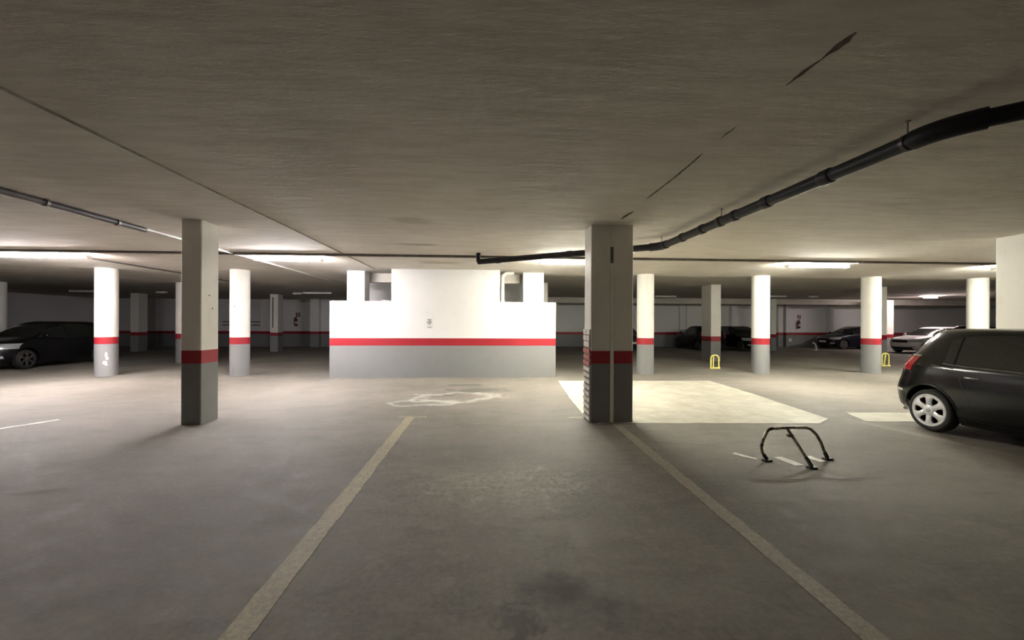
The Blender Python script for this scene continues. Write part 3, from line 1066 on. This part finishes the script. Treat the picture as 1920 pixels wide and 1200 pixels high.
def make_car(label, group=None, rails=False):
    r = empty('parked_car')
    tag(r, label, 'car', group)
    BODY.parent = r
    for wx in (1.25, -1.27):
        for s_ in (1, -1):
            make_wheel(r, wx, s_)
    for s_ in (1, -1):
        # side glass: front door, rear door, quarter
        side_patch((0.02, 0.80), pl((0, .965), (1, 1.0)), pl((0, 1.395), (0.45, 1.33), (1, 1.02)), s_).obj('side_window', 'car_glass', r, 40)
        side_patch((-0.93, -0.06), pl((0, .985), (1, .965)), pl((0, 1.365), (0.4, 1.395), (1, 1.395)), s_).obj('side_window', 'car_glass', r, 40)
        side_patch((-1.09, -0.96), pl((0, 1.01), (1, .99)), pl((0, 1.315), (1, 1.36)), s_).obj('quarter_window', 'car_glass', r, 40)
        side_patch((-1.10, 0.82), pl((0, .985), (0.1, .965), (0.6, .945), (1, .985)), pl((0, 1.00), (0.1, .978), (0.6, .96), (1, 1.0)), s_, 0.008).obj('belt_strip', 'dark_metal', r, 40)
        # doors and seams
        seam([(-0.90 + 0.02 * i, z) for i, z in enumerate([0.99, 0.9, 0.82, 0.74, 0.68])] + [(-0.78, 0.6), (-0.74, 0.45), (-0.72, 0.30)], s_).obj('door_seam', 'black_plastic', r)
        seam([(-0.02, 1.38), (-0.02, 1.1), (-0.02, 0.8), (-0.02, 0.5), (-0.02, 0.28)], s_).obj('door_seam', 'black_plastic', r)
        seam([(0.86, 0.98), (0.87, 0.8), (0.85, 0.55), (0.84, 0.30)], s_).obj('door_seam', 'black_plastic', r)
        seam([(-0.70, 0.27), (0.0, 0.26), (0.84, 0.27)], s_).obj('door_seam', 'black_plastic', r)
        seam([(-0.95, 0.93), (-1.2, 0.955), (-1.45, 0.95), (-1.66, 0.94)], s_, 0.012).obj('shoulder_crease', 'black_plastic', r)
        for hx_ in (-0.80, 0.12):
            P = [(hx_, s_ * (side_y(hx_, .83) - 0.004), .83), (hx_ + .03, s_ * (side_y(hx_, .83) + 0.03), .833), (hx_ + .13, s_ * (side_y(hx_ + .13, .83) + 0.03), .833), (hx_ + .16, s_ * (side_y(hx_ + .16, .83) - 0.004), .83)]
            MB().tube(P, 0.014, 8).obj('door_handle', 'chrome', r, 50)
        # mirrors
        mx = 0.72
        my = side_y(mx, 1.0)
        mm = MB().lathe([(0.02, -0.02), (0.075, 0.0), (0.085, 0.06), (0.07, 0.12), (0.02, 0.145)], 16, 'y', (0, 0, 0))
        o_ = mm.obj('mirror', 'black_plastic', r, 50, (mx, s_ * (my + 0.03), 1.03))
        o_.scale = (0.7, s_, 1)
        # lights
        tl = corner_patch(126, 160, .85, 1.06, s_).obj('tail_light', 'tail_red', r, 40)
        corner_patch(125, 158, 1.065, 1.085, s_, 0.012).obj('bezel', 'chrome', tl, 40)
        corner_patch(141, 150, .87, .91, s_, 0.011).obj('lens', 'lamp_glass', tl, 40)
        end_patch(s_ * 0.44, s_ * 0.80, .64, .80, True, 0.008).obj('headlight', 'lamp_glass', r, 40)
        end_patch(s_ * 0.52, s_ * 0.68, .36, .44, True, 0.008).obj('fog_light', 'lamp_glass', r, 40)
        end_patch(s_ * 0.60, s_ * 0.76, .52, .555, False, 0.006).obj('reflector', 'lamp_glass', r, 40)
        # wheel arch lips
        for wx in (1.25, -1.27):
            pts = []
            for i in range(17):
                a = PI * (0.06 + 0.88 * i / 16)
                x_, z_ = wx + 0.375 * math.cos(a), 0.30 + 0.375 * math.sin(a)
                pts.append((x_, s_ * (side_y(x_, z_) - 0.004), z_))
            MB().tube(pts, 0.014, 8).obj('arch_lip', 'black_paint', r, 50)
    end_patch(-0.64, 0.64, 1.00, 1.385, True, 0.007, inset=0.12).obj('windscreen', 'car_glass', r, 40)
    end_patch(-0.60, 0.60, 1.04, 1.36, False, 0.007, inset=0.12).obj('rear_window', 'car_glass', r, 40)
    # roof spoiler
    P = []
    for i in range(13):
        y = -0.52 + 1.04 * i / 12
        x_ = end_x(y, 1.44, False)
        P.append([(x_ + 0.10, y, 1.466 - 0.05 * (y / .6) ** 2), (x_ + 0.0, y, 1.462 - 0.05 * (y / .6) ** 2), (x_ - 0.10, y, 1.428 - 0.05 * (y / .6) ** 2)])
    MB().grid(P, (0, 0, -0.025)).obj('spoiler', 'black_paint', r, 40)
    end_patch(-0.26, 0.26, .70, .81, False, 0.012).obj('number_plate', 'plate_white', r)
    end_patch(-0.26, 0.26, .44, .55, True, 0.012).obj('number_plate', 'plate_white', r)
    end_patch(-0.42, 0.42, .60, .74, True, 0.008).obj('grille', 'black_plastic', r)
    end_patch(-0.40, 0.40, .745, .765, True, 0.014).obj('grille_bar', 'chrome', r)
    end_patch(-0.60, 0.60, .22, .36, True, 0.006).obj('lower_intake', 'black_plastic', r)
    end_patch(-0.78, 0.78, .24, .40, False, 0.006).obj('bumper_trim', 'black_plastic', r)
    MB().tube([(-1.95, -0.45, 0.2), (-1.7, -0.45, 0.2)], 0.022, 10).obj('exhaust', 'dark_metal', r, 40)
    if rails:
        add_rails(r)
    return r


def add_rails(r):
    for s_ in (1, -1):
        pts = [(-1.36, s_ * 0.52, 1.445), (-1.25, s_ * 0.52, 1.515), (-0.7, s_ * 0.53, 1.53), (-0.2, s_ * 0.52, 1.51), (-0.1, s_ * 0.52, 1.44)]
        MB().tube(pts, 0.016, 8).obj('roof_rail', 'chrome', r, 50)


def recolour(r, mat, scale=None):
    for ch in r.children:
        if ch.name.split('.')[0] in ('body', 'arch_lip', 'spoiler', 'mirror', 'door_handle'):
            ch.data = ch.data.copy()
            ch.data.materials.clear()
            ch.data.materials.append(MATS[mat])
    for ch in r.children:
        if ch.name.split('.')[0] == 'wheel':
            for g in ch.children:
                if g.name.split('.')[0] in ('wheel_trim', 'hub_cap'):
                    g.data = SHADED_TRIM[g.name.split('.')[0]]
    if scale:
        r.scale = scale


near = make_car('black hatchback with silver wheel trims, parked beside the folding barrier')
side = at_z(1741, 808)
near.location = (side.x + 0.82, side.y - 1.27, 0)
near.rotation_euler.z = -PI / 2
near.scale.z = 1.02
SHADED_TRIM = {}  # other cars' wheel trims and hub caps: shade put into a darker colour
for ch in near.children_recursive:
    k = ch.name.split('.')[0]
    if k in ('wheel_trim', 'hub_cap') and k not in SHADED_TRIM:
        SHADED_TRIM[k] = ch.data.copy()
        SHADED_TRIM[k].materials.clear()
        SHADED_TRIM[k].materials.append(MATS['dark_metal'])


def place(label, loc, rz, mat, scale=None, group=None, rails=False):
    c_ = copy_tree(near)
    c_.location = loc
    c_.rotation_euler = (0, 0, rz)
    c_.scale = (1, 1, 1)
    tag(c_, label, 'car', group)
    recolour(c_, mat, scale)
    if rails:
        add_rails(c_)
    return c_


def front_view(px, y, label, mat, rz=-PI / 2, **kw):
    return place(label, (at_y(px, y).x, y, 0), rz, mat, **kw)


sy = -15.15
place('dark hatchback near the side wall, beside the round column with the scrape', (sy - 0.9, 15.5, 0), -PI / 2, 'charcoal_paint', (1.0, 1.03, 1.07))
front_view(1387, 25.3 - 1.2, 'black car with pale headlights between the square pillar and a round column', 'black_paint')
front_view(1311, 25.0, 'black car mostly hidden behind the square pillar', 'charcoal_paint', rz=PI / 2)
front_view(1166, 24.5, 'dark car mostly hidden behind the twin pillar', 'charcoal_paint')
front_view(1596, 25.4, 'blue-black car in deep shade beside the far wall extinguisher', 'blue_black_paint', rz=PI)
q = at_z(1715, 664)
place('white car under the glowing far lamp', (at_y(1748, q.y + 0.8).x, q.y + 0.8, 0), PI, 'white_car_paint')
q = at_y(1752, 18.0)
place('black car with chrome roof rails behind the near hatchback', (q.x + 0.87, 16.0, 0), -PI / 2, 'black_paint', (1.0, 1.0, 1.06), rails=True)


# ------------------------------------------------------------------ parking barriers
def arch_pts(w_, h, r, n=8):
    pts = [(-w_ / 2, 0, 0), (-w_ / 2, 0, h - r)]
    for i in range(1, n + 1):
        a = PI - i / n * PI / 2
        pts.append((-w_ / 2 + r + r * math.cos(a), 0, h - r + r * math.sin(a)))
    for i in range(0, n + 1):
        a = PI / 2 - i / n * PI / 2
        pts.append((w_ / 2 - r + r * math.cos(a), 0, h - r + r * math.sin(a)))
    pts.append((w_ / 2, 0, 0))
    return pts


lf, rf, sf, tpx = at_z(1434, 865), at_z(1553, 862), at_z(1522, 878), None
ctr = (lf + rf) / 2
vec = rf - lf
ang = math.atan2(vec.y, vec.x)
fb = empty('folding_barrier', (ctr.x, ctr.y, 0), ang)
tag(fb, 'worn arched folding parking barrier with centre strut standing on the floor', 'parking barrier')
W_ = vec.length
H_ = 0.365
lean = -0.06
ap = []
for (x, y, z) in [(-W_ / 2 + 0.03, 0, 0.02), (-W_ / 2 - 0.01, 0, 0.09), (-W_ / 2 - 0.012, 0, 0.15), (-W_ / 2 + 0.03, 0, 0.235), (-W_ / 2 + 0.085, 0, 0.305), (-W_ / 2 + 0.12, 0, 0.335), (-W_ / 2 + 0.16, 0, 0.345), (0, 0, 0.352), (W_ / 2 - 0.19, 0, 0.347), (W_ / 2 - 0.135, 0, 0.33), (W_ / 2 - 0.08, 0, 0.27), (W_ / 2 - 0.045, 0, 0.19), (W_ / 2 - 0.03, 0, 0.10), (W_ / 2 - 0.005, 0, 0.02)]:
    ap.append((x, 0.10 * z / 0.35, z))
MB().tube(ap, 0.016, 10).obj('arch', 'barrier_olive', fb, 50)


def seg(pts, name, mat, r=0.0185):
    MB().tube(pts, r, 10).obj(name, mat, fb, 50)


seg([ap[0], Vector(ap[0]).lerp(Vector(ap[1]), 0.75)], 'foot_sleeve', 'barrier_black', 0.021)
seg([Vector(ap[13]).lerp(Vector(ap[12]), 0.75), ap[13]], 'foot_sleeve', 'barrier_black', 0.021)
seg([ap[3], ap[4]], 'tape_band', 'barrier_pale')
seg([Vector(ap[6]).lerp(Vector(ap[7]), 0.1), Vector(ap[6]).lerp(Vector(ap[7]), 0.45)], 'tape_band', 'barrier_pale')
seg([Vector(ap[7]).lerp(Vector(ap[8]), 0.3), ap[8]], 'tape_band', 'barrier_pale')
seg([Vector(ap[2]).lerp(Vector(ap[3]), 0.1), Vector(ap[2]).lerp(Vector(ap[3]), 0.35)], 'tape_band', 'barrier_black')
seg([Vector(ap[5]), Vector(ap[6])], 'tape_band', 'barrier_black')
inv = Matrix.Rotation(-ang, 3, 'Z')
sfl = inv @ (sf - ctr)
top_ = Vector((-0.04, 0.10, 0.345))
foot = Vector((sfl.x, sfl.y, 0.02))
MB().tube([top_, foot], 0.016, 10).obj('strut', 'barrier_olive', fb, 50)
MB().tube([foot, foot.lerp(top_, 0.22)], 0.021, 10).obj('foot_sleeve', 'barrier_black', fb, 50)
lk = top_.lerp(foot, 0.2)
MB().box(lk.x - 0.05, lk.x + 0.012, lk.y - 0.018, lk.y + 0.018, lk.z - 0.018, lk.z + 0.014).obj('lock', 'barrier_olive', fb)
for q in (Vector(ap[0]), Vector(ap[-1]), foot):
    MB().box(q.x - 0.045, q.x + 0.045, q.y - 0.03, q.y + 0.03, 0, 0.02).obj('foot_plate', 'barrier_black', fb)


def post(px0, px1, pyb, pyt, label, bend=0.0):
    b0 = at_z((px0 + px1) / 2, pyb)
    x0, x1 = at_y(px0, b0.y).x, at_y(px1, b0.y).x
    h = at_y((px0 + px1) / 2, b0.y, pyt).z
    r = empty('parking_post', (b0.x, b0.y, 0))
    tag(r, label, 'parking barrier')
    w_ = x1 - x0
    MB().tube(arch_pts(w_ - 0.05, h - 0.03, (w_ - 0.05) * 0.42), 0.027, 10).obj('hoop', 'barrier_yellow', r, 50)
    MB().box(-w_ / 2, w_ / 2, -0.05, 0.05, 0, 0.045).obj('base_plate', 'barrier_yellow', r)
    MB().tube([(-w_ * 0.18, 0, 0.03), (-w_ * 0.14 + bend, 0, h - 0.06)], 0.024, 8).obj('lock_bar', 'barrier_yellow', r, 50)
    return r


post(1331.5, 1349, 691, 664.5, 'yellow hoop parking post in front of the square pillar')
post(1652.5, 1667.5, 686.5, 661, 'yellow hoop parking post beside the round column near the white car', 0.05)
# white guard on the floor in the distance
q = at_z(1527, 657)
wg = empty('parking_post', (q.x, q.y, 0))
tag(wg, 'small white bent parking guard standing in the dark open bay', 'parking barrier')
MB().tube([(0.12, 0, 0), (0.1, 0, 0.25), (0.0, 0, 0.42), (-0.12, 0, 0.47)], 0.05, 8).obj('guard_arm', 'barrier_white', wg, 50)
MB().box(-0.05, 0.22, -0.08, 0.08, 0, 0.03).obj('base_plate', 'barrier_white', wg)
q = at_y(1481, YF - 0.1, 638)
r = MB().bbox(q.x - 0.14, q.x + 0.14, YF - 0.12, YF, q.z - 0.1, q.z + 0.12, 0.02).obj('junction_box', 'sign_white')
tag(r, 'small white junction box on the dark dado below the far extinguisher', 'junction box')
MB().bbox(q.x - 0.12, q.x + 0.12, YF - 0.13, YF - 0.12, q.z - 0.08, q.z + 0.10, 0.004).obj('lid', 'plate_white', r)


# ------------------------------------------------------------------ fire extinguishers
def extinguisher(px, py, lb1, lb2, spx, spy):
    q = at_y(px, YF - 0.1, py)
    r = empty('fire_extinguisher', (q.x, YF - 0.1, q.z - 0.3))
    tag(r, lb1, 'extinguisher')
    MB().lathe([(0.05, 0), (0.085, 0.015), (0.09, 0.04), (0.09, 0.42), (0.075, 0.48), (0.035, 0.52), (0.03, 0.55)], 20).obj('cylinder', 'extinguisher_red', r, 40)
    MB().box(-0.03, 0.03, -0.03, 0.03, 0.55, 0.60).obj('valve', 'black_plastic', r)
    MB().tube([(-0.02, 0, 0.60), (0.10, -0.01, 0.66)], 0.014, 8).obj('lever', 'black_plastic', r)
    MB().tube([(-0.03, 0, 0.58), (-0.12, -0.01, 0.52), (-0.13, -0.02, 0.3), (-0.11, -0.03, 0.1)], 0.018, 8).obj('hose', 'black_plastic', r, 50)
    MB().lathe([(0.0915, 0.16), (0.0915, 0.3)], 20).obj('label_band', 'sign_white', r, 40)
    MB().box(-0.03, 0.03, 0.08, 0.10, 0.2, 0.45).obj('bracket', 'dark_metal', r)
    s_ = at_y(spx, YF, spy)
    o_ = MB().box(s_.x - 0.13, s_.x + 0.13, YF - 0.012, YF, s_.z - 0.13, s_.z + 0.13).obj('wall_sign', 'sign_red')
    tag(o_, lb2, 'sign')
    b2 = MB()
    b2.box(s_.x - 0.05, s_.x + 0.0, YF - 0.016, YF - 0.012, s_.z - 0.09, s_.z + 0.05)
    b2.box(s_.x - 0.05, s_.x + 0.07, YF - 0.016, YF - 0.012, s_.z + 0.05, s_.z + 0.07)
    b2.box(s_.x + 0.04, s_.x + 0.07, YF - 0.016, YF - 0.012, s_.z - 0.03, s_.z + 0.05)
    b2.obj('pictogram', 'sign_white', o_)


extinguisher(555, 603, 'fire extinguisher on the far wall by the pillar with the cable', 'red extinguisher sign on the far wall by the pillar with the cable', 559, 590)
extinguisher(1498, 608, 'fire extinguisher on the far wall above the dark dado beside the blue-black car', 'red extinguisher sign on the far wall beside the blue-black car', 1498, 594)
# rails on the far wall
for k, (py, lb) in enumerate(((603.5, 'upper grey rail on the far wall past the round column'), (609.5, 'lower grey rail on the far wall past the round column'))):
    z = at_y(455, YF - 0.03, py).z
    conduit('wall_rail', lb, (at_y(418, YF).x, YF - 0.03, z), (at_y(488, YF).x, YF - 0.03, z), 0.03, 'grey_pipe', 3, 'rail')
